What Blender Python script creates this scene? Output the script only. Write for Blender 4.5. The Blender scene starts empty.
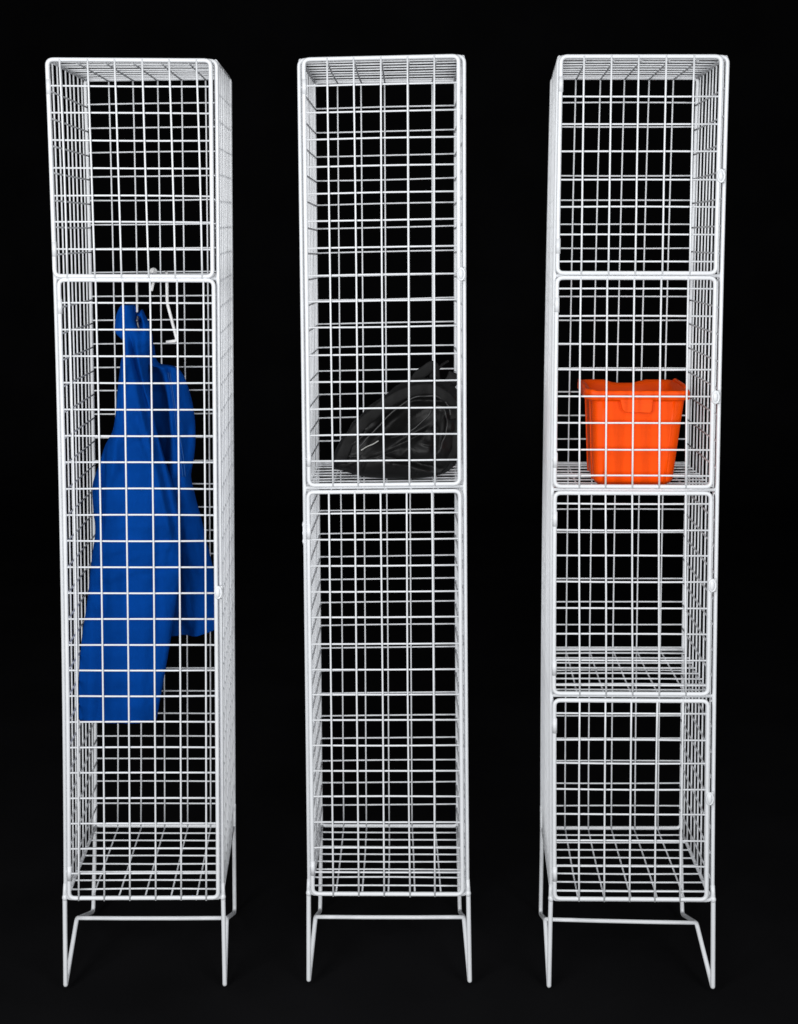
import bpy, bmesh, math, random
from mathutils import Vector, Matrix, noise
random.seed(7)
scene = bpy.context.scene
COL = scene.collection
PI = math.pi
Z0 = 0.1868                      # height of the cage floor above the ground

# ------------------------------------------------------------------ camera
cam = bpy.data.cameras.new('camera'); cam_o = bpy.data.objects.new('camera', cam); COL.objects.link(cam_o)
cam.sensor_fit = 'HORIZONTAL'; cam.sensor_width = 36.0
cam.lens = 36.0 * 1288.225 / 798.0
cam.shift_y = (346.73 - 512.0) / 798.0
cam.clip_start = 0.05; cam.clip_end = 100
cam_o.location = (0, 0, 1.27007 + Z0)
cam_o.rotation_euler = (PI/2 - 0.0795514, 0, 0)
scene.camera = cam_o

# ------------------------------------------------------------------ world, lamps, exposure
w = bpy.data.worlds.new('World'); scene.world = w; w.use_nodes = True
w.node_tree.nodes['Background'].inputs[0].default_value = (0.012, 0.0125, 0.014, 1)
w.node_tree.nodes['Background'].inputs[1].default_value = 1.0
def lamp(name, loc, target, sx, sy, power, col=(1, 1, 1)):
    l = bpy.data.lights.new(name, 'AREA'); l.shape = 'RECTANGLE'; l.size = sx; l.size_y = sy
    l.energy = power; l.color = col
    o = bpy.data.objects.new(name, l); COL.objects.link(o); o.location = loc
    d = Vector(target) - Vector(loc)
    o.rotation_euler = d.to_track_quat('-Z', 'Y').to_euler()
    return o
lamp('softbox_lamp', (-1.75, 0.0, 1.7), (0, 2.55, 1.0), 0.9, 1.8, 56, (1.0, 1.0, 0.995))
lamp('softbox_lamp', (1.75, 0.0, 1.6), (0, 2.55, 0.95), 0.9, 1.8, 40, (0.98, 0.99, 1.0))
lamp('front_lamp', (-0.3, -0.9, 1.35), (0, 2.6, 0.85), 1.2, 1.0, 38, (0.985, 0.993, 1.0))
lamp('overhead_lamp', (-0.2, 0.3, 3.1), (0, 2.6, 1.1), 1.2, 0.6, 13)
scene.view_settings.view_transform = 'Standard'; scene.view_settings.look = 'None'
scene.view_settings.exposure = 0.0; scene.view_settings.gamma = 1.0

# ------------------------------------------------------------------ materials
def mat(name, col, rough=0.5, metallic=0.0, bump=None, vary=0.0, vscale=6.0, spec=0.5, sheen=0.0, rvary=0.0):
    m = bpy.data.materials.new(name); m.use_nodes = True
    nt = m.node_tree; b = nt.nodes['Principled BSDF']
    b.inputs['Base Color'].default_value = (*col, 1); b.inputs['Roughness'].default_value = rough
    b.inputs['Metallic'].default_value = metallic; b.inputs['Specular IOR Level'].default_value = spec
    if sheen: b.inputs['Sheen Weight'].default_value = sheen
    tc = nt.nodes.new('ShaderNodeTexCoord')
    if vary or rvary:
        n = nt.nodes.new('ShaderNodeTexNoise'); n.inputs['Scale'].default_value = vscale; n.inputs['Detail'].default_value = 5
        nt.links.new(tc.outputs['Object'], n.inputs['Vector'])
        if vary:
            r = nt.nodes.new('ShaderNodeValToRGB')
            r.color_ramp.elements[0].position = 0.3; r.color_ramp.elements[1].position = 0.7
            r.color_ramp.elements[0].color = (*[c*(1-vary) for c in col], 1)
            r.color_ramp.elements[1].color = (*[min(1, c*(1+vary)) for c in col], 1)
            nt.links.new(n.outputs['Fac'], r.inputs['Fac']); nt.links.new(r.outputs['Color'], b.inputs['Base Color'])
        if rvary:
            mr = nt.nodes.new('ShaderNodeMapRange')
            mr.inputs['To Min'].default_value = rough - rvary; mr.inputs['To Max'].default_value = rough + rvary
            nt.links.new(n.outputs['Fac'], mr.inputs['Value']); nt.links.new(mr.outputs['Result'], b.inputs['Roughness'])
    if bump:
        last = None
        for (sc, strength, dist, stretch) in bump:
            n2 = nt.nodes.new('ShaderNodeTexNoise'); n2.inputs['Scale'].default_value = sc; n2.inputs['Detail'].default_value = 4
            mp_ = nt.nodes.new('ShaderNodeMapping'); mp_.inputs['Scale'].default_value = stretch
            nt.links.new(tc.outputs['Object'], mp_.inputs['Vector']); nt.links.new(mp_.outputs['Vector'], n2.inputs['Vector'])
            bp = nt.nodes.new('ShaderNodeBump'); bp.inputs['Strength'].default_value = strength; bp.inputs['Distance'].default_value = dist
            nt.links.new(n2.outputs['Fac'], bp.inputs['Height'])
            if last: nt.links.new(last.outputs['Normal'], bp.inputs['Normal'])
            last = bp
        nt.links.new(last.outputs['Normal'], b.inputs['Normal'])
    return m
U = (1, 1, 1)
M_WHITE = mat('white_powder_coat', (0.79, 0.81, 0.84), 0.36, bump=[(90, 0.10, 0.001, U)], vary=0.03, vscale=14, rvary=0.06)
M_HANGER = mat('white_plastic', (0.86, 0.86, 0.86), 0.35, vary=0.03)
M_GROUND = mat('black_paper', (0.0048, 0.0048, 0.0054), 0.85, bump=[(220, 0.15, 0.001, U)], vary=0.25, vscale=3, spec=0.06)
M_BLUE = mat('blue_cotton', (0.0002, 0.050, 0.285), 0.85, bump=[(13, 0.55, 0.016, (1, 1, 0.55)), (38, 0.5, 0.006, (1, 1, 0.8)), (900, 0.12, 0.0006, (1, 1, 0.35))], vary=0.10, vscale=9, spec=0.05)
M_BLUE_DK = mat('blue_stitching', (0.02, 0.09, 0.30), 0.75, spec=0.2)
M_NYLON = mat('black_nylon', (0.0042, 0.0042, 0.0044), 0.57, bump=[(14, 0.18, 0.006, (1, 1, 1.6)), (800, 0.15, 0.0006, U)], vary=0.25, vscale=12, spec=0.36)
M_STRAP = mat('black_webbing', (0.0095, 0.0095, 0.0098), 0.62, bump=[(500, 0.4, 0.001, (1, 1, 0.3))], vary=0.2, vscale=30, spec=0.14)
M_PIPE = mat('grey_piping', (0.03, 0.03, 0.031), 0.5)
M_CORD = mat('pale_cord', (0.42, 0.42, 0.40), 0.6)
M_ZIP = mat('dark_zip_metal', (0.10, 0.10, 0.11), 0.35, metallic=0.7)
M_ORANGE = mat('orange_plastic', (0.88, 0.076, 0.0001), 0.42, spec=0.16, bump=[(45, 0.12, 0.002, U)], vary=0.05, vscale=10, rvary=0.08)

# ------------------------------------------------------------------ helpers
def fillet(pts, r, closed=False, n=5):
    pts = [Vector(p) for p in pts]; out = []; N = len(pts)
    for i, p in enumerate(pts):
        if not closed and i in (0, N-1): out.append(p); continue
        a = pts[i-1]; b = pts[(i+1) % N]
        da = (a-p); db = (b-p); rr = min(r[i] if isinstance(r, list) else r, da.length*0.48, db.length*0.48)
        p0 = p + da.normalized()*rr; p2 = p + db.normalized()*rr
        for k in range(n+1):
            t = k/n; out.append(p0*(1-t)**2 + p*2*t*(1-t) + p2*t*t)
    return out
def smooth(pts, sub=6):
    P = [Vector(p) for p in pts]; out = []
    for i in range(len(P)-1):
        a = P[max(i-1, 0)]; b = P[i]; c = P[i+1]; d = P[min(i+2, len(P)-1)]
        for k in range(sub):
            t = k/sub
            out.append(0.5*((2*b) + (c-a)*t + (2*a-5*b+4*c-d)*t*t + (3*b-a-3*c+d)*t**3))
    out.append(P[-1]); return out
def tube(bm, pts, r, seg=8, closed=False, cap=True, flat=None):
    """sweep a round (or flat = (width, thickness) with an out-of-plane axis v) section along pts"""
    pts = [Vector(p) for p in pts]; dense = []
    for k, p in enumerate(pts):
        dense.append(p)
        if k+1 < len(pts) or closed:
            q = pts[(k+1) % len(pts)]; m = int((q-p).length/0.09)
            for j in range(1, m+1): dense.append(p.lerp(q, j/(m+1)))
    pts = dense; N = len(pts); rings = []
    up = None
    for i, p in enumerate(pts):
        if closed: t = (pts[(i+1) % N] - pts[i-1]).normalized()
        else: t = (pts[min(i+1, N-1)] - pts[max(i-1, 0)]).normalized()
        if up is None:
            up = Vector((0, 0, 1)) if abs(t.z) < 0.8 else Vector((0, 1, 0))
        if flat: up = Vector((0, 1, 0))
        x = t.cross(up)
        if x.length < 1e-6: x = t.cross(Vector((1, 0, 0)))
        x.normalize(); y = x.cross(t).normalized(); up = y
        ring = []
        for k in range(seg):
            a = 2*PI*(k+0.5)/seg
            rr = r(i/(N-1)) if callable(r) else r
            if flat:
                cx, cy = math.cos(a), math.sin(a)
                ex = math.copysign(abs(cx)**0.6, cx)*flat[0]/2; ey = math.copysign(abs(cy)**0.6, cy)*flat[1]/2
                ring.append(bm.verts.new(p + x*ex + y*ey))
            else: ring.append(bm.verts.new(p + (x*math.cos(a) + y*math.sin(a))*rr))
        rings.append(ring)
    M = N if closed else N-1
    for i in range(M):
        A = rings[i]; B = rings[(i+1) % N]
        for k in range(seg): bm.faces.new((A[k], A[(k+1) % seg], B[(k+1) % seg], B[k]))
    if cap and not closed:
        bm.faces.new(rings[0][::-1]); bm.faces.new(rings[-1])
def ball(bm, c, rx, ry, rz, nu=14, nv=9):
    c = Vector(c); rows = []
    for j in range(1, nv):
        th = PI*j/nv
        rows.append([bm.verts.new(c + Vector((rx*math.sin(th)*math.cos(2*PI*i/nu), ry*math.sin(th)*math.sin(2*PI*i/nu), rz*math.cos(th)))) for i in range(nu)])
    t = bm.verts.new(c + Vector((0, 0, rz))); b = bm.verts.new(c - Vector((0, 0, rz)))
    for i in range(nu):
        k = (i+1) % nu
        bm.faces.new((t, rows[0][i], rows[0][k])); bm.faces.new((b, rows[-1][k], rows[-1][i]))
        for j in range(len(rows)-1): bm.faces.new((rows[j][i], rows[j+1][i], rows[j+1][k], rows[j][k]))
def skin(bm, rings, cap0=True, cap1=True):
    V = [[bm.verts.new(p) for p in ring] for ring in rings]; n = len(V[0])
    for A, B in zip(V, V[1:]):
        for k in range(n): bm.faces.new((A[k], A[(k+1) % n], B[(k+1) % n], B[k]))
    def capf(R, flip):
        c = sum((v.co for v in R), Vector())/n; cv = bm.verts.new(c)
        for k in range(n):
            f = (R[k], R[(k+1) % n], cv)
            bm.faces.new(f[::-1] if flip else f)
    if cap0: capf(V[0], True)
    if cap1: capf(V[-1], False)

# each cage stands a little askew: its eight corners (front top l/r, front bottom l/r, back top l/r, back bottom l/r)
W, D, H = 0.305, 0.30545, 1.61244
CORNERS = [
 [[-0.65111, 2.42094, 1.60972], [-0.33999, 2.43195, 1.60961], [-0.64915, 2.41503, 0.00079], [-0.34541, 2.42605, -0.00399], [-0.65578, 2.72619, 1.61157], [-0.35434, 2.7372, 1.61709], [-0.66364, 2.72028, 0.00473], [-0.36167, 2.7313, -0.00152]],
 [[-0.18585, 2.43383, 1.61116], [0.12093, 2.43203, 1.61787], [-0.17532, 2.43037, 0.00188], [0.13409, 2.42857, 0.0018], [-0.1784, 2.73927, 1.60803], [0.11912, 2.73747, 1.61195], [-0.17125, 2.73581, -0.00249], [0.12945, 2.73401, -0.00279]],
 [[0.29411, 2.41037, 1.61369], [0.60239, 2.39633, 1.61186], [0.29734, 2.41822, -0.00291], [0.60755, 2.40418, 0.00247], [0.31825, 2.7155, 1.61434], [0.61809, 2.70145, 1.61256], [0.31257, 2.72334, -0.00234], [0.61323, 2.7093, 0.00422]]]
CORNERS = [[Vector(p) for p in c] for c in CORNERS]
BOW = [(0.0075, 0.0005), (0.0005, -0.002), (-0.005, -0.005)]     # the cages are bowed a few millimetres sideways at half height (left, right)
YAW = [0.0361, -0.0059, -0.0461]
def warp(i, p):
    c = CORNERS[i]; h = p[2]/H
    a, b = p[0]/W, p[1]/D
    a += (BOW[i][0]*(1-a) + BOW[i][1]*a)*math.sin(PI*min(1, max(0, h)))**0.8/W
    def q(tl, tr, bl, br): return (tl*(1-a)+tr*a)*h + (bl*(1-a)+br*a)*(1-h)
    r = q(*c[:4])*(1-b) + q(*c[4:])*b
    return Vector((r.x, r.y, r.z + Z0))

def root_at(i, name, p, label, cat, group=None):
    o = bpy.data.objects.new(name, None); COL.objects.link(o); o.empty_display_size = 0.05
    o.location = warp(i, p); o.rotation_euler = (0, 0, YAW[i])
    o['label'] = label; o['category'] = cat
    if group: o['group'] = group
    return o
def base_matrix(o):
    m = Matrix.Identity(4)
    while o is not None:
        m = (Matrix.Translation(o.location) @ o.rotation_euler.to_matrix().to_4x4()) @ m; o = o.parent
    return m
def build(i, name, bm, m, parent, label=None, recalc=True):
    """move the locker-space mesh into the world and link it as one object under its parent"""
    for v in bm.verts: v.co = warp(i, v.co)
    inv = base_matrix(parent).inverted()
    for v in bm.verts: v.co = inv @ v.co
    if recalc: bmesh.ops.recalc_face_normals(bm, faces=bm.faces)
    me = bpy.data.meshes.new(name); bm.to_mesh(me); bm.free()
    for p in me.polygons: p.use_smooth = True
    me.materials.append(m)
    o = bpy.data.objects.new(name, me); COL.objects.link(o); o.parent = parent
    if label: o['label'] = label
    return o

# ------------------------------------------------------------------ setting: one black paper sweep
def sweep():
    bm = bmesh.new(); prof = [(-3.0, 0.0), (7.0, 0.0)]
    for k in range(1, 9):
        a = PI/2*k/8; prof.append((7.0 + 0.8*math.sin(a), 0.8 - 0.8*math.cos(a)))
    prof.append((7.8, 6.0)); rows = []
    for (y, z) in prof: rows.append([bm.verts.new((x, y, z)) for x in (-7, -3.5, 0, 3.5, 7)])
    for A, B in zip(rows, rows[1:]):
        for k in range(4): bm.faces.new((A[k], A[k+1], B[k+1], B[k]))
    me = bpy.data.meshes.new('floor'); bm.to_mesh(me); bm.free()
    for p in me.polygons: p.use_smooth = True
    me.materials.append(M_GROUND); o = bpy.data.objects.new('floor', me); COL.objects.link(o); o['kind'] = 'structure'
sweep()

# ------------------------------------------------------------------ lockers
RF, RT = 0.0040, 0.00172           # frame wire and mesh wire radii
def jit(s=0.0007): return random.uniform(-s, s)
def wire(bm, a, b, r=RT, s=0.0007):
    a = Vector(a); b = Vector(b); m = (a+b)/2 + Vector((jit(s), jit(s), jit(s)))
    e = Vector((jit(s), 0, jit(s)))
    tube(bm, [a+e, a.lerp(m, 0.6), m, m.lerp(b, 0.4), b+e], r, 8)
def rect_frame(bm, u0, u1, w0, w1, v, r, fil=0.012):
    tube(bm, fillet([(u0, v, w0), (u1, v, w0), (u1, v, w1), (u0, v, w1)], fil, True), r, 12, closed=True)

CELL = 0.05039
BACK = [(0, 0), (-0.0045, -0.001), (0, 0)]
def locker(i, label, shelves, doors, knees):
    root = root_at(i, 'wire_locker', (W/2, D/2, -Z0), label, 'locker', 'white wire mesh lockers')
    bm = bmesh.new(); rect_frame(bm, 0, W, 0, H, 0, RF); build(i, 'front_frame', bm, M_WHITE, root)
    bm = bmesh.new(); rect_frame(bm, 0, W, 0, H, D, RF, 0.010); build(i, 'back_frame', bm, M_WHITE, root)
    # back panel
    bm = bmesh.new()
    for k in range(1, 6): wire(bm, (k*W/6, D-0.0032, 0.0), (k*W/6, D-0.0032, H))
    for k in range(1, 32): wire(bm, (0, D, k*CELL + BACK[i][0]), (W, D, k*CELL + BACK[i][1]))
    build(i, 'back_panel', bm, M_WHITE, root)
    # side panels with their thick top and bottom edges
    for u, s in ((0, 1), (W, -1)):
        bm = bmesh.new()
        for wz in (0.0, H): tube(bm, [(u+s*0.002, 0.004, wz), (u+s*0.002, D-0.004, wz)], 0.0036, 10)
        for k in range(1, 9): wire(bm, (u, k*D/9, 0.0), (u, k*D/9, H), s=0.0006)
        for k in range(1, 33):
            wz = k*CELL - 0.007
            if wz < H-0.01: wire(bm, (u+s*0.0034, 0, wz), (u+s*0.0034, D, wz), s=0.0005)
        build(i, 'side_panel', bm, M_WHITE, root)
    def deck(name, wf, wb, bars=True):
        bm = bmesh.new()
        for k in range(1, 9):
            wz = wf + (wb-wf)*k/9; wire(bm, (0, k*D/9, wz), (W, k*D/9, wz))
        for k in range(1, 6): wire(bm, (k*W/6, 0.0, wf-0.0034), (k*W/6, D, wb-0.0034))
        if bars:
            tube(bm, [(0.003, 0.0005, wf), (W-0.003, 0.0005, wf)], 0.0034, 10)
            tube(bm, [(0.003, D-0.008, wb), (W-0.003, D-0.008, wb)], 0.0034, 10)
        build(i, name, bm, M_WHITE, root)
    deck('top_panel', H, H, False); deck('base_panel', 0.0, 0.0, False)
    for wf, wb in shelves: deck('shelf', wf, wb)
    # zigzag legs and the bar between them
    for (u, s), (ku, kw) in zip(((0.0, 1), (W, -1)), knees):
        bm = bmesh.new()
        path = [(u, 0.0, 0.03), (u - s*0.0015, 0.0, 0.0), (u - s*0.0035, -0.001, -0.1780), (ku, 0.098, kw), (u - s*0.002, 0.283, -0.1835), (u, D-0.002, -0.03), (u, D, 0.05)]
        body = fillet(path, [0, 0.01, 0.0045, 0.009, 0.016, 0.03, 0])
        tube(bm, body, 0.0044, 12)
        ball(bm, (u - s*0.001, -0.001, 0.002), 0.0056, 0.0056, 0.007)
        build(i, 'leg', bm, M_WHITE, root)
    (k0, z0), (k1, z1) = knees
    bm = bmesh.new(); tube(bm, [(k0+(k1-k0)*t, 0.100, z0+(z1-z0)*t - 0.0007*math.sin(PI*t)) for t in (0, 0.33, 0.67, 1)], 0.0040, 12)
    build(i, 'crossbar', bm, M_WHITE, root)
    # doors
    for d in doors:
        v = d.get('v', -0.0088); u0, u1, w0, w1 = d['u0'], d['u1'], d['w0'], d['w1']
        bm = bmesh.new(); rect_frame(bm, u0, u1, w0, w1, v, 0.0040, 0.0115)
        door = build(i, 'door', bm, M_WHITE, root)
        bm = bmesh.new()
        for ub, ut in d['vert']: wire(bm, (ub, v-0.0032, w0-0.0035), (ut, v-0.0032, w1+0.0015), 0.00180, 0.0006)
        for z in d['horiz']: wire(bm, (u0+0.001, v+0.0005, z), (u1-0.001, v+0.0005, z), 0.00180, 0.0006)
        build(i, 'wire_grid', bm, M_WHITE, door)
        for z in d.get('latch', ()):
            bm = bmesh.new()
            loop = [(u1+0.0045+0.0060*math.cos(a), v-0.0045, z+0.0110*math.sin(a)) for a in [2*PI*k/20 for k in range(20)]]
            tube(bm, loop, 0.0022, 8, closed=True)
            ball(bm, (u1+0.0035, v-0.005, z), 0.0052, 0.0045, 0.0105)
            tube(bm, [(u1+0.009, v-0.003, z-0.011), (u1+0.0115, v+0.004, z-0.006), (u1+0.0115, v+0.004, z+0.006), (u1+0.009, v-0.003, z+0.011)], 0.003, 8)
            build(i, 'latch', bm, M_WHITE, door)
        for z in d.get('hinge', (w0 + 0.05, w1 - 0.05)):
            bm = bmesh.new()
            tube(bm, [(u0+0.0006, v, z-0.014), (u0+0.0006, v, z+0.014)], 0.00455, 12)
            tube(bm, [(u0-0.001, v+0.002, z), (u0-0.003, v+0.008, z)], 0.0032, 10)
            if d.get('outer') == z:
                for dz in (-0.020, -0.004, 0.012): ball(bm, (-0.0036, -0.001, z+dz), 0.0020, 0.0035, 0.0050)
                tube(bm, [(-0.0025, -0.001, z-0.026), (-0.0025, -0.001, z+0.018)], 0.0024, 8)
            build(i, 'hinge', bm, M_WHITE, door)
    return root

def vert(n, bottom, top): return [(bottom[0]+bottom[1]*k, top[0]+top[1]*k) for k in range(n)]
locker(0, 'white wire locker with a short door over a tall one and a blue garment inside', [(1.2080, 1.2030)],
  [dict(u0=0.0015, u1=0.2955, w0=1.2125, w1=1.6122, vert=vert(6, (0.0258, 0.0502), (0.0250, 0.0491)), horiz=[1.5643, 1.5153, 1.4645, 1.4136, 1.3624, 1.3138, 1.2625], v=-0.0093),
   dict(u0=0.0085, u1=0.2975, w0=0.0045, w1=1.2052, vert=vert(6, (0.0280, 0.0494), (0.0275, 0.0503)), horiz=[0.0532+0.05042*k for k in range(23)], latch=(0.6105,))],
  ((0.0003, -0.0960), (0.3050, -0.0963)))
locker(1, 'white wire locker with two equal tall doors and a black rucksack on its middle shelf', [(0.8055, 0.8055)],
  [dict(u0=0.0090, u1=0.2945, w0=0.8118, w1=1.6122, vert=vert(5, (0.0545, 0.0483), (0.0521, 0.0494)), horiz=[1.5641, 1.5145, 1.4648, 1.4141, 1.3639, 1.3131, 1.2627, 1.211, 1.1614, 1.1126, 1.0604, 1.0092, 0.9578, 0.9078, 0.8576], latch=(1.2094,)),
   dict(u0=0.0070, u1=0.2950, w0=0.0040, w1=0.7984, vert=vert(5, (0.0471, 0.0488), (0.0470, 0.0489)), horiz=[0.7569, 0.7061, 0.6552, 0.6042, 0.5549, 0.502, 0.452, 0.4026, 0.3521, 0.3016, 0.2508, 0.1999, 0.1488, 0.0976, 0.0476], hinge=(0.7218, 0.0560), outer=0.7218)],
  ((0.0030, -0.1003), (0.3040, -0.0994)))
locker(2, 'white wire locker with four equal doors and an orange plastic tub on one shelf', [(1.2110, 1.2060), (0.8070, 0.8050), (0.4070, 0.4010)],
  [dict(u0=0.0045, u1=0.2925, w0=1.2160, w1=1.6122, vert=vert(5, (0.0485, 0.0491), (0.0462, 0.0492)), horiz=[1.5394, 1.4898, 1.4406, 1.3881, 1.3385, 1.2877, 1.2378], latch=(1.395,)),
   dict(u0=0.0040, u1=0.2920, w0=0.8145, w1=1.2072, vert=vert(5, (0.0490, 0.0490), (0.0470, 0.0488)), horiz=[1.1877, 1.1363, 1.0838, 1.0357, 0.9854, 0.9348, 0.8847, 0.8354], latch=(0.9849,)),
   dict(u0=0.0045, u1=0.2920, w0=0.4139, w1=0.8020, vert=vert(5, (0.0530, 0.0492), (0.0492, 0.0489)), horiz=[0.7812, 0.7305, 0.6818, 0.6313, 0.5806, 0.5308, 0.4786, 0.4300], latch=(0.6264,)),
   dict(u0=0.0055, u1=0.2920, w0=0.0055, w1=0.4003, vert=vert(5, (0.0512, 0.0477), (0.0525, 0.0483)), horiz=[0.3744, 0.3228, 0.2765, 0.2245, 0.1751, 0.1228, 0.0715, 0.0216], latch=(0.2093,))],
  ((-0.0050, -0.0955), (0.2970, -0.1015)))

# ------------------------------------------------------------------ coat hanger
hang = root_at(0, 'coat_hanger', (0.17, 0.10, 1.21), 'white plastic coat hanger hooked on the shelf above the blue garment', 'hanger')
bm = bmesh.new()
tube(bm, smooth([(0.1725, 0.060, 1.2165), (0.1735, 0.070, 1.2225), (0.1725, 0.082, 1.2180), (0.1710, 0.090, 1.2060), (0.1680, 0.094, 1.1930), (0.1645, 0.096, 1.1800)], 5), 0.0030, 10)
ball(bm, (0.1724, 0.074, 1.2190), 0.0078, 0.0078, 0.0068)
build(0, 'hook', bm, M_HANGER, hang)
bm = bmesh.new()
tube(bm, fillet([(0.1915, 0.104, 1.0785), (0.2135, 0.100, 1.0815), (0.1950, 0.098, 1.1560), (0.1950, 0.098, 1.2120), (0.1930, 0.104, 1.2160)], 0.006), 0.0032, 10)
tube(bm, fillet([(0.1950, 0.098, 1.2070), (0.1720, 0.092, 1.2090), (0.1353, 0.098, 1.2070), (0.1350, 0.100, 1.1380)], 0.006), 0.0021, 8)
build(0, 'shoulder_arm', bm, M_HANGER, hang)

# ------------------------------------------------------------------ blue garment
A_ROWS = [(0.103, 1.1518, 0.1362), (0.096, 1.1409, 0.1439), (0.0908, 1.1211, 0.1525), (0.0905, 1.0973, 0.159), (0.1059, 1.0794, 0.161), (0.1076, 1.0615, 0.157), (0.1005, 1.0417, 0.153), (0.0972, 1.0178, 0.1505), (0.0929, 0.9918, 0.1515), (0.0895, 0.9618, 0.156), (0.0861, 0.9318, 0.16), (0.0798, 0.9017, 0.165), (0.0635, 0.8716, 0.1725), (0.0531, 0.8414, 0.18), (0.0418, 0.8112, 0.1895), (0.0356, 0.787, 0.197), (0.0362, 0.7404, 0.207), (0.0396, 0.6998, 0.211), (0.0339, 0.6591, 0.2116), (0.0284, 0.6224, 0.2113), (0.0248, 0.5877, 0.2079), (0.0179, 0.5365, 0.1994), (0.0089, 0.4749, 0.1897), (0.0038, 0.413, 0.179), (0.0021, 0.3509, 0.1672), (0.002, 0.3094, 0.1597)]
B_ROWS = [(0.1072, 1.0847, 0.1476), (0.111, 1.0642, 0.1576), (0.1149, 1.0436, 0.16), (0.117, 1.029, 0.168), (0.1195, 1.0225, 0.199), (0.1227, 1.008, 0.2133), (0.1245, 0.9922, 0.2201), (0.126, 0.951, 0.231), (0.1277, 0.92, 0.2359), (0.1294, 0.889, 0.2377), (0.1291, 0.8579, 0.237), (0.1287, 0.8268, 0.233), (0.1284, 0.7956, 0.2276), (0.128, 0.7644, 0.2325), (0.1277, 0.7331, 0.2385), (0.1273, 0.7017, 0.2458), (0.131, 0.6598, 0.2534), (0.1326, 0.6178, 0.2613), (0.1363, 0.5757, 0.2683), (0.1399, 0.5335, 0.2722), (0.1458, 0.4954, 0.275), (0.1538, 0.4721, 0.2759), (0.162, 0.4594, 0.2758), (0.162, 0.4474, 0.2758)]
def gauss(x, s): return math.exp(-(x/s)**2)
def cloth(rows, vc, th, folds, n=96, sub=5, skew=(0, 0), notch=None):
    """closed loft of flattened rings; vc(w), th(w) give depth and half thickness, folds(s, w) pushes the front"""
    rr = smooth([Vector(r) for r in rows], sub); rings = []
    for r in rr:
        ul, wz, ur = r.x, r.y, r.z
        if ur - ul < 0.004: ur = ul + 0.004
        uc, a = (ul+ur)/2, (ur-ul)/2; ring = []
        for k in range(n):
            t = 2*PI*k/n; c, s = math.cos(t), math.sin(t)
            x = math.copysign(abs(c)**0.85, c); y = math.copysign(abs(s)**0.75, s)
            u = uc + a*x; v = vc(wz, (x+1)/2) - th(wz)*y*(1 - 0.35*(x+1)/2)
            q = abs(s)**0.6
            dv = folds((x+1)/2, wz, u)*q*(1 if y > 0 else 0.5)
            dv += q*0.003*(1-min(1, abs(noise.noise(Vector((u*14-wz*10, wz*13+u*6, 1.3+y))))/0.18)) + q*(0.008*noise.noise(Vector((u*16, wz*9, 3.1+y))) + 0.0028*noise.noise(Vector((u*45+wz*12, wz*30, 7.7+y))))
            ring.append(Vector((u, v + dv, wz + skew[1]*x*max(0, min(1, (skew[0]-wz)/0.2)) + (notch(u, wz) if notch else 0))))
        rings.append(ring)
    bm = bmesh.new(); skin(bm, rings); return bm
gar = root_at(0, 'work_garment', (0.14, 0.13, 1.15), 'blue cotton work garment hung folded over a white hanger in the left locker', 'workwear')
def vcA(w_, s): return 0.115 + 0.03*max(0, min(1, (1.05-w_)/0.5)) - 0.02*gauss(w_-0.32, 0.25) + 0.012*(s-0.4)
def thA(w_): return 0.030 + 0.014*gauss(w_-0.75, 0.25)
def foldsA(s, w_, u):
    t = max(0, min(1, (1.06-w_)/0.25))
    d = 0.0
    # (amplitudes in metres)
    # diagonal creases running down from the gathered top
    for (u0, w0, u1, w1, amp, sg) in [(0.124, 1.075, 0.150, 0.93, 0.020, 0.0045), (0.112, 1.06, 0.085, 0.82, -0.010, 0.008), (0.136, 1.07, 0.146, 0.98, -0.009, 0.005), (0.140, 0.96, 0.195, 0.70, -0.012, 0.010), (0.150, 0.95, 0.205, 0.68, 0.014, 0.006),
                                      (0.064, 0.85, 0.056, 0.70, 0.018, 0.0045), (0.11, 0.86, 0.10, 0.5, 0.006, 0.010), (0.15, 0.75, 0.13, 0.33, -0.007, 0.014), (0.06, 0.62, 0.05, 0.32, 0.007, 0.009), (0.075, 0.900, 0.15, 0.880, 0.006, 0.008),
                                      (0.125, 0.905, 0.150, 0.84, -0.008, 0.007), (0.10, 0.98, 0.093, 0.88, 0.006, 0.006), (0.17, 0.70, 0.165, 0.45, 0.006, 0.009)]:
        if min(w0, w1)-0.03 <= w_ <= max(w0, w1)+0.03:
            f = (w_-w0)/(w1-w0); uu = u0 + (u1-u0)*f
            e = min(1, (w_-min(w0, w1)+0.03)/0.05, (max(w0, w1)+0.03-w_)/0.05)
            d += amp*gauss(u-uu, sg)*max(0, e)
    # horizontal wear creases across the lower leg
    for (wc, amp, sl) in [(0.72, 0.004, 0.1), (0.685, -0.003, -0.2), (0.655, 0.003, 0.3), (0.60, 0.0035, 0.25), (0.54, -0.003, -0.1), (0.47, 0.003, -0.15), (0.40, -0.003, 0.2), (0.355, 0.003, 0.1)]:
        d += amp*gauss(w_ - wc - sl*(u-0.1), 0.006)
    # open loop at the very top
    d += 0.036*gauss((u-0.1350-(1.125-w_)*0.22)/0.0060, 1)*gauss(w_-1.128, 0.026)
    d += 0.008*gauss(w_-1.085, 0.010)*gauss(u-0.10, 0.02)
    return d
bm = cloth(A_ROWS, vcA, thA, foldsA, skew=(0.5, -0.005), notch=lambda u, w_: -0.020*gauss((u-0.1345)/0.0045, 1)*max(0, min(1, (w_-1.11)/0.03)) - 0.006*max(0, min(1, (u-0.139)/0.008))*max(0, min(1, (w_-1.11)/0.03))); frontp = build(0, 'front_leg', bm, M_BLUE, gar)
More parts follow.
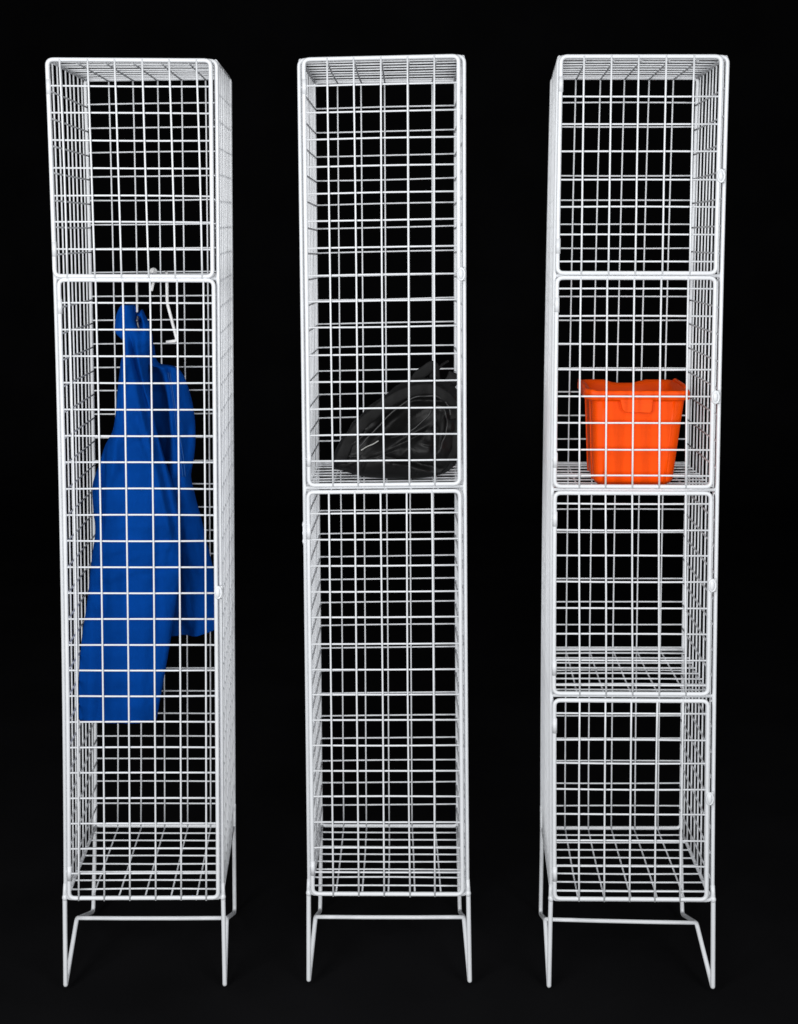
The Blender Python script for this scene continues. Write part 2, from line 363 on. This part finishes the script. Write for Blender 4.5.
def vcB(w_, s):
    top = max(0, min(1, (1.045-w_)/0.08)); low = max(0, min(1, (0.80-w_)/0.25))
    ridge = 1/(1+math.exp(-(s-0.50)/0.055))                     # a deep valley on the left, the lit fold on the right
    return 0.165 + 0.100*(1-ridge)*(0.35+0.65*top)*(1-0.55*low) + 0.050*max(0, s-0.55)*top + 0.065*low
def thB(w_): return 0.026 + 0.012*gauss(w_-0.8, 0.2)
def foldsB(s, w_, u):
    d = 0
    for (u0, w0, u1, w1, amp, sg) in [(0.186, 1.03, 0.205, 0.85, 0.014, 0.004), (0.205, 1.0, 0.215, 0.80, -0.007, 0.010), (0.222, 0.80, 0.255, 0.50, -0.007, 0.012), (0.20, 0.76, 0.225, 0.46, 0.009, 0.009), (0.235, 0.92, 0.200, 0.76, 0.006, 0.010)]:
        if min(w0, w1)-0.03 <= w_ <= max(w0, w1)+0.03:
            uu = u0 + (u1-u0)*(w_-w0)/(w1-w0); e = min(1, (w_-min(w0, w1)+0.03)/0.05, (max(w0, w1)+0.03-w_)/0.05)
            d += amp*gauss(u-uu, sg)*max(0, e)
    return d
bm = cloth(B_ROWS, vcB, thB, foldsB, skew=(0.66, 0.012)); build(0, 'rear_leg', bm, M_BLUE, gar)
def seam_v(u, w_):            # depth of the rear leg's front surface
    rows = B_ROWS
    for (a0, w0, b0), (a1, w1, b1) in zip(rows, rows[1:]):
        if w1 <= w_ <= w0:
            f = (w_-w0)/(w1-w0); ul, ur = a0+(a1-a0)*f, b0+(b1-b0)*f; break
    x = (u-(ul+ur)/2)/((ur-ul)/2); c = max(-1, min(1, math.copysign(abs(x)**(1/0.85), x))); sn = math.sqrt(max(0, 1-c*c))
    y = sn**0.75; q = sn**0.6; sx = (x+1)/2
    return (vcB(w_, sx) - thB(w_)*y*(1-0.35*sx) + foldsB(sx, w_, u)*q
            + q*(0.007*noise.noise(Vector((u*16, w_*9, 3.1+y))) + 0.0028*noise.noise(Vector((u*45+w_*12, w_*30, 7.7+y)))))
bm = bmesh.new()      # stitched seam lines on the rear leg and the gathered waist
for off in (0.0, 0.0045):
    tube(bm, smooth([(u_+off, seam_v(u_+off, w_)-0.0006, w_) for u_, w_ in [(0.186, 1.012), (0.194, 0.965), (0.203, 0.905), (0.211, 0.845), (0.215, 0.80)]], 5), 0.0009, 6)
build(0, 'seam', bm, M_BLUE_DK, gar)
bm = bmesh.new()
tube(bm, smooth([(0.1345, 0.108, 1.130), (0.1350, 0.104, 1.116), (0.1370, 0.104, 1.106)], 4), 0.0022, 8)
ball(bm, (0.1342, 0.102, 1.1215), 0.0026, 0.0026, 0.0040)
build(0, 'zip_pull', bm, M_ZIP, gar)

# ------------------------------------------------------------------ black rucksack
bag = root_at(1, 'rucksack', (0.18, 0.13, 0.809), 'black nylon rucksack lying on its side on the middle shelf', 'bag')
OUT = [(0.0465, 0.8421), (0.0528, 0.8642), (0.0784, 0.9044), (0.1075, 0.9403), (0.1517, 0.974), (0.1778, 0.9907), (0.2059, 1.0030), (0.2358, 1.0069), (0.2617, 1.0046), (0.2850, 0.9954), (0.2985, 0.9800), (0.3015, 0.9483), (0.3018, 0.9083), (0.3008, 0.8681), (0.2950, 0.845), (0.2809, 0.8260), (0.2550, 0.8145), (0.2126, 0.8095), (0.1504, 0.8100), (0.1124, 0.8130), (0.0884, 0.8195), (0.0680, 0.8260), (0.0510, 0.8300)]
outc = smooth([Vector((u, 0, w_)) for u, w_ in OUT] + [Vector((OUT[0][0], 0, OUT[0][1]))], 7)[:-1]
outc = [p + (Vector((0.0045*noise.noise(p*38), 0, 0.0045*noise.noise(p*34+Vector((5, 5, 5))))) if p.z > 0.835 else Vector()) for p in outc]
CB = Vector((0.195, 0, 0.895)); VM = 0.078
def bag_s(u, w_):
    d = Vector((u, 0, w_)) - CB; a = math.atan2(d.z, d.x); best = None
    for p, q in zip(outc, outc[1:] + outc[:1]):
        a1 = math.atan2((p-CB).z, (p-CB).x); a2 = math.atan2((q-CB).z, (q-CB).x)
        da = (a2-a1+PI) % (2*PI) - PI; f = ((a-a1+PI) % (2*PI) - PI)/da if abs(da) > 1e-9 else -1
        if -1e-6 <= f <= 1+1e-6 and abs((a-a1+PI) % (2*PI) - PI) < 1:
            best = (p.lerp(q, f)-CB).length
    return min(0.999, d.length/(best or 0.1))
def bag_relief(u, w_):
    # hollow between the shoulder strap and the pouch, then the crumpled pouch itself
    a = (u-0.165)*0.72 + (w_-0.918)*0.69; b = (u-0.165)*0.69 - (w_-0.918)*0.72
    hol = gauss(a/0.065, 1)*gauss(b/0.020, 1)
    d = 0.045*hol + 0.020*gauss((u-0.238)/0.032, 1)*gauss((w_-0.965)/0.007, 1)
    d -= 0.016*gauss((u-0.220)/0.042, 1)*gauss((w_-0.872)/0.020, 1)          # pouch lid bulging out
    d += 0.016*gauss((u-0.205)/0.050, 1)*gauss((w_-0.850+0.22*(u-0.2))/0.0055, 1)
    d -= 0.012*gauss((u-0.170)/0.018, 1)*gauss((w_-0.850)/0.008, 1)
    d -= 0.010*gauss((u-0.185)/0.012, 1)*gauss((w_-0.846+0.3*(u-0.185))/0.006, 1)
    d += 0.014*gauss((u-0.252-0.15*(w_-0.9))/0.006, 1)*gauss((w_-0.90)/0.05, 1)
    d += 0.010*gauss((w_-0.893-0.50*(u-0.2))/0.006, 1)*gauss((u-0.205)/0.035, 1)
    d -= 0.008*gauss((w_-0.905-0.50*(u-0.2))/0.007, 1)*gauss((u-0.215)/0.035, 1)
    d += 0.007*gauss((w_-0.833+0.25*(u-0.25))/0.006, 1)*gauss((u-0.23)/0.06, 1)
    d *= 1.25
    m = (1-0.7*min(1, hol*1.5))
    # crumpled nylon: sharp ridges where the cloth folds over itself
    wv = Vector((u*22 + 0.6*noise.noise(Vector((u*20, w_*20, 9))), w_*30 - u*12, 4.4))
    d -= m*0.0065*(max(0, 0.22-abs(noise.noise(wv)))/0.22)**1.5
    wv = Vector((u*50 - w_*18, w_*46, 2.2)); d -= m*0.0012*(max(0, 0.2-abs(noise.noise(wv)))/0.2)**1.5
    d += m*(0.006*noise.noise(Vector((u*20, w_*30, 1.7))) + 0.0006*noise.noise(Vector((u*90, w_*60, 5.2))))
    return d
def bag_v(u, w_):
    s = bag_s(u, w_); e = math.sqrt(max(0, 1-s**2.4))
    return VM - 0.066*e + bag_relief(u, w_)*min(1, e*1.6)
bm = bmesh.new(); NR = 44
rings = []
for k in range(NR, 0, -1):
    s = math.sin(PI/2*k/NR); rings.append([CB + (p-CB)*s for p in outc])
V = []
for ring in rings: V.append([bm.verts.new((p.x, bag_v(p.x, p.z), p.z)) for p in ring])
n = len(outc); cv = bm.verts.new((CB.x, bag_v(CB.x, CB.z), CB.z))
Vb = [V[0]]
for k in range(9, 0, -1):
    s = math.sin(PI/2*k/10); row = []
    for p in outc:
        q = CB + (p-CB)*s; row.append(bm.verts.new((q.x, VM + 0.13*math.sqrt(1-s*s) + 0.008*noise.noise(q*30), q.z)))
    Vb.append(row)
cb = bm.verts.new((CB.x, VM+0.13, CB.z))
for rowset, c in ((V, cv), (Vb, cb)):
    for A, B in zip(rowset, rowset[1:]):
        for k in range(n): bm.faces.new((A[k], A[(k+1) % n], B[(k+1) % n], B[k]))
    for k in range(n): bm.faces.new((rowset[-1][k], rowset[-1][(k+1) % n], c))
build(1, 'body', bm, M_NYLON, bag)
def on_bag(pts, lift, sub=6):
    out = []
    for p in smooth([Vector((u, 0, w_)) for u, w_ in pts], sub): out.append(Vector((p.x, bag_v(p.x, p.z) - lift, p.z)))
    for _ in range(3):
        out = [out[0]] + [Vector((b.x, (a.y+2*b.y+c.y)/4, b.z)) for a, b, c in zip(out, out[1:], out[2:])] + [out[-1]]
    return [p + Vector((0.0022*noise.noise(p*55), 0.004*noise.noise(p*40+Vector((3, 3, 3))), 0.0022*noise.noise(p*50+Vector((9, 1, 5))))) for p in out]
STRAP = [(0.0660, 0.8469), (0.0787, 0.8821), (0.1081, 0.9209), (0.1431, 0.9527), (0.178, 0.9747), (0.2109, 0.9870), (0.2437, 0.9885), (0.2706, 0.9756), (0.2859, 0.9551), (0.289, 0.93)]
bm = bmesh.new(); tube(bm, on_bag(STRAP, 0.008), 0, 14, flat=(0.023, 0.009)); build(1, 'shoulder_strap', bm, M_STRAP, bag)
EDGE = [(0.0984, 0.8744), (0.1275, 0.9053), (0.1624, 0.940), (0.1953, 0.9658), (0.2242, 0.9760), (0.253, 0.9750), (0.2729, 0.9617), (0.2802, 0.94)]
bm = bmesh.new(); tube(bm, on_bag(EDGE, 0.012), 0.0016, 8)
tube(bm, on_bag([(0.2526, 0.9562), (0.266, 0.9522), (0.2726, 0.9327), (0.2696, 0.9036), (0.2579, 0.8746)], 0.003), 0.0015, 8)
tube(bm, on_bag([(0.165, 0.895), (0.2045, 0.9125), (0.2293, 0.932), (0.2428, 0.9495)], 0.003), 0.0014, 8)
build(1, 'piping', bm, M_PIPE, bag)
bm = bmesh.new(); tube(bm, on_bag([(0.1079, 0.8734), (0.1234, 0.8811), (0.1408, 0.8877)], 0.006), 0.0012, 8); build(1, 'zip_cord', bm, M_CORD, bag)
bm = bmesh.new(); tube(bm, on_bag([(0.2830, 0.950), (0.2900, 0.925), (0.2890, 0.885), (0.2800, 0.848)], 0.003), 0, 12, flat=(0.016, 0.005)); build(1, 'side_strap', bm, M_STRAP, bag)
# side pocket: a padded crescent on the right of the bag
PK = [(0.2526, 0.9500), (0.2650, 0.9470), (0.2716, 0.9327), (0.2680, 0.9036), (0.2579, 0.8746), (0.2480, 0.8746), (0.2470, 0.905), (0.2500, 0.93)]
pk = smooth([Vector((u, 0, w_)) for u, w_ in PK] + [Vector((PK[0][0], 0, PK[0][1]))], 5)[:-1]
c = sum(pk, Vector())/len(pk); bm = bmesh.new(); rows = []
for s in (1.0, 0.93, 0.8, 0.55, 0.25):
    rows.append([Vector(((q := c+(p-c)*s).x, bag_v(q.x, q.z) + 0.003 - 0.009*math.sqrt(1-s*s), q.z)) for p in pk])
skin(bm, rows, cap0=False); build(1, 'side_pocket', bm, M_STRAP, bag)
bm = bmesh.new()      # grab handle and loose flap standing up at the top
tube(bm, smooth([(0.213, 0.100, 0.996), (0.219, 0.096, 1.009), (0.233, 0.094, 1.020), (0.247, 0.093, 1.029), (0.2505, 0.096, 1.021), (0.253, 0.100, 0.996)], 5), 0, 12, flat=(0.022, 0.006))
tube(bm, smooth([(0.250, 0.100, 1.004), (0.256, 0.110, 1.017), (0.268, 0.122, 1.029), (0.281, 0.132, 1.036)], 5), 0, 10, flat=(0.005, 0.003))
tube(bm, smooth([(0.272, 0.095, 0.984), (0.285, 0.090, 0.999), (0.292, 0.094, 1.014)], 5), 0, 12, flat=(0.026, 0.006))
build(1, 'grab_handle', bm, M_STRAP, bag)

# ------------------------------------------------------------------ orange tub
tub = root_at(2, 'storage_tub', (0.15, 0.15, 0.809), 'bright orange plastic tub with a lipped rim standing on the second shelf', 'tub')
SH = 0.8090
def rrect(u0, u1, v0, v1, r, z, n=6, dip=None):
    out = []
    for (cx, cy, a0) in ((u1-r, v1-r, 0), (u0+r, v1-r, PI/2), (u0+r, v0+r, PI), (u1-r, v0+r, 1.5*PI)):
        for k in range(n+1):
            a = a0 + PI/2*k/n; out.append(Vector((cx+r*math.cos(a), cy+r*math.sin(a), z)))
    # extra points along the straight runs so that the rim can be shaped
    res = []
    for p, q in zip(out, out[1:]+out[:1]):
        res.append(p)
        if (q-p).length > 0.03:
            m = 10
            for k in range(1, m): res.append(p.lerp(q, k/m))
    if dip:
        for p in res: p.z += dip(p)
    return res
B0 = (0.0800, 0.2275, 0.022, 0.195); T0 = (0.0735, 0.2470, 0.013, 0.212)
def lerpbox(t): return [B0[k] + (T0[k]-B0[k])*t for k in range(4)]
RIMZ = 0.9940
def rim(p):
    d = 0
    if p.y > 0.19:                                # back wall: hand grip dips in the middle
        x = (p.x-0.157)/0.030; d -= 0.0015 + 0.0070/(1+math.exp((abs(x)-1)*9))
    if p.x < 0.078 and p.y < 0.19: d += 0.002
    return d
rings = []
z1 = RIMZ - 0.017
for t, ins in ((0.0, 0.012), (0.0, 0.007), (0.06, 0.0)):
    b = lerpbox(t); rings.append(rrect(b[0]+ins, b[1]-ins, b[2]+ins, b[3]-ins, 0.018, SH + 0.0006 + 0.17*t + (0.0 if ins == 0.012 else 0.0010 if ins else 0.0)))
for t in (0.1, 0.3, 0.5, 0.7, 0.85, 0.97, 1.0): b = lerpbox(t); rings.append(rrect(*b, 0.018, SH + (z1-SH)*t))
b = lerpbox(1.0)
for o, z in ((0.0125, z1-0.0008), (0.0140, z1+0.0010), (0.0136, RIMZ-0.0040), (0.0115, RIMZ-0.0008), (0.0090, RIMZ+0.0004), (0.0060, RIMZ-0.0010), (-0.0020, RIMZ-0.006)):
    rings.append(rrect(b[0]-o, b[1]+o*0.75, b[2]-o*0.6, b[3]+o, 0.018+max(0, o)*0.6, z, dip=rim if z > z1+0.004 else None))
for t in (0.8, 0.5, 0.2, 0.02): b2 = lerpbox(t); rings.append(rrect(b2[0]+0.0025, b2[1]-0.0025, b2[2]+0.0025, b2[3]-0.0025, 0.016, SH + 0.003 + (z1-SH)*t))
bm = bmesh.new(); skin(bm, rings); o = build(2, 'body', bm, M_ORANGE, tub)
# shaped lug under the front rim
def slab(bm, front, v0, v1):
    a = [bm.verts.new((u, v0, z)) for u, z in front]; c = [bm.verts.new((u, v1, z)) for u, z in front]; n = len(a)
    bm.faces.new(a); bm.faces.new(c[::-1])
    for k in range(n): bm.faces.new((a[k], a[(k+1) % n], c[(k+1) % n], c[k]))
bm = bmesh.new()
slab(bm, [(0.1240, z1+0.002), (0.1290, z1-0.0185), (0.1340, z1-0.0235), (0.1800, z1-0.0245), (0.1835, z1-0.0215), (0.1860, z1+0.002)], 0.0050, 0.020)
bmesh.ops.bevel(bm, geom=[e for e in bm.edges], offset=0.0008, segments=1, affect='EDGES'); lug = build(2, 'lug', bm, M_ORANGE, tub)
for p in lug.data.polygons: p.use_smooth = False
# upright moulded ribs on the front and left faces
for f in (0.06, 0.94):
    pts = []
    for t in (0.03, 0.35, 0.7, 0.985):
        b = lerpbox(t); pts.append((b[0] + (b[1]-b[0])*(0.5+(f-0.5)*0.86), b[2]+0.0006, SH + (z1-SH)*t))
    bm = bmesh.new(); tube(bm, pts, 0, 10, flat=(0.005, 0.0022)); build(2, 'rib', bm, M_ORANGE, tub)
for f in (0.25, 0.75):
    pts = []
    for t in (0.04, 0.35, 0.7, 0.98):
        b = lerpbox(t); pts.append((b[0]+0.0003, b[2] + (b[3]-b[2])*f, SH + (z1-SH)*t))
    bm = bmesh.new(); tube(bm, pts, 0.0022, 8); build(2, 'rib', bm, M_ORANGE, tub)
for u, s in ((T0[0]-0.010, 1), (T0[1]+0.007, -1)):        # grip lips along both end rims
    bm = bmesh.new()
    tube(bm, fillet([(u, 0.060, RIMZ-0.003), (u-s*0.001, 0.075, RIMZ+0.0025), (u-s*0.001, 0.185, RIMZ+0.0025), (u, 0.200, RIMZ-0.003)], 0.008), 0.0030, 10)
    build(2, 'grip', bm, M_ORANGE, tub)
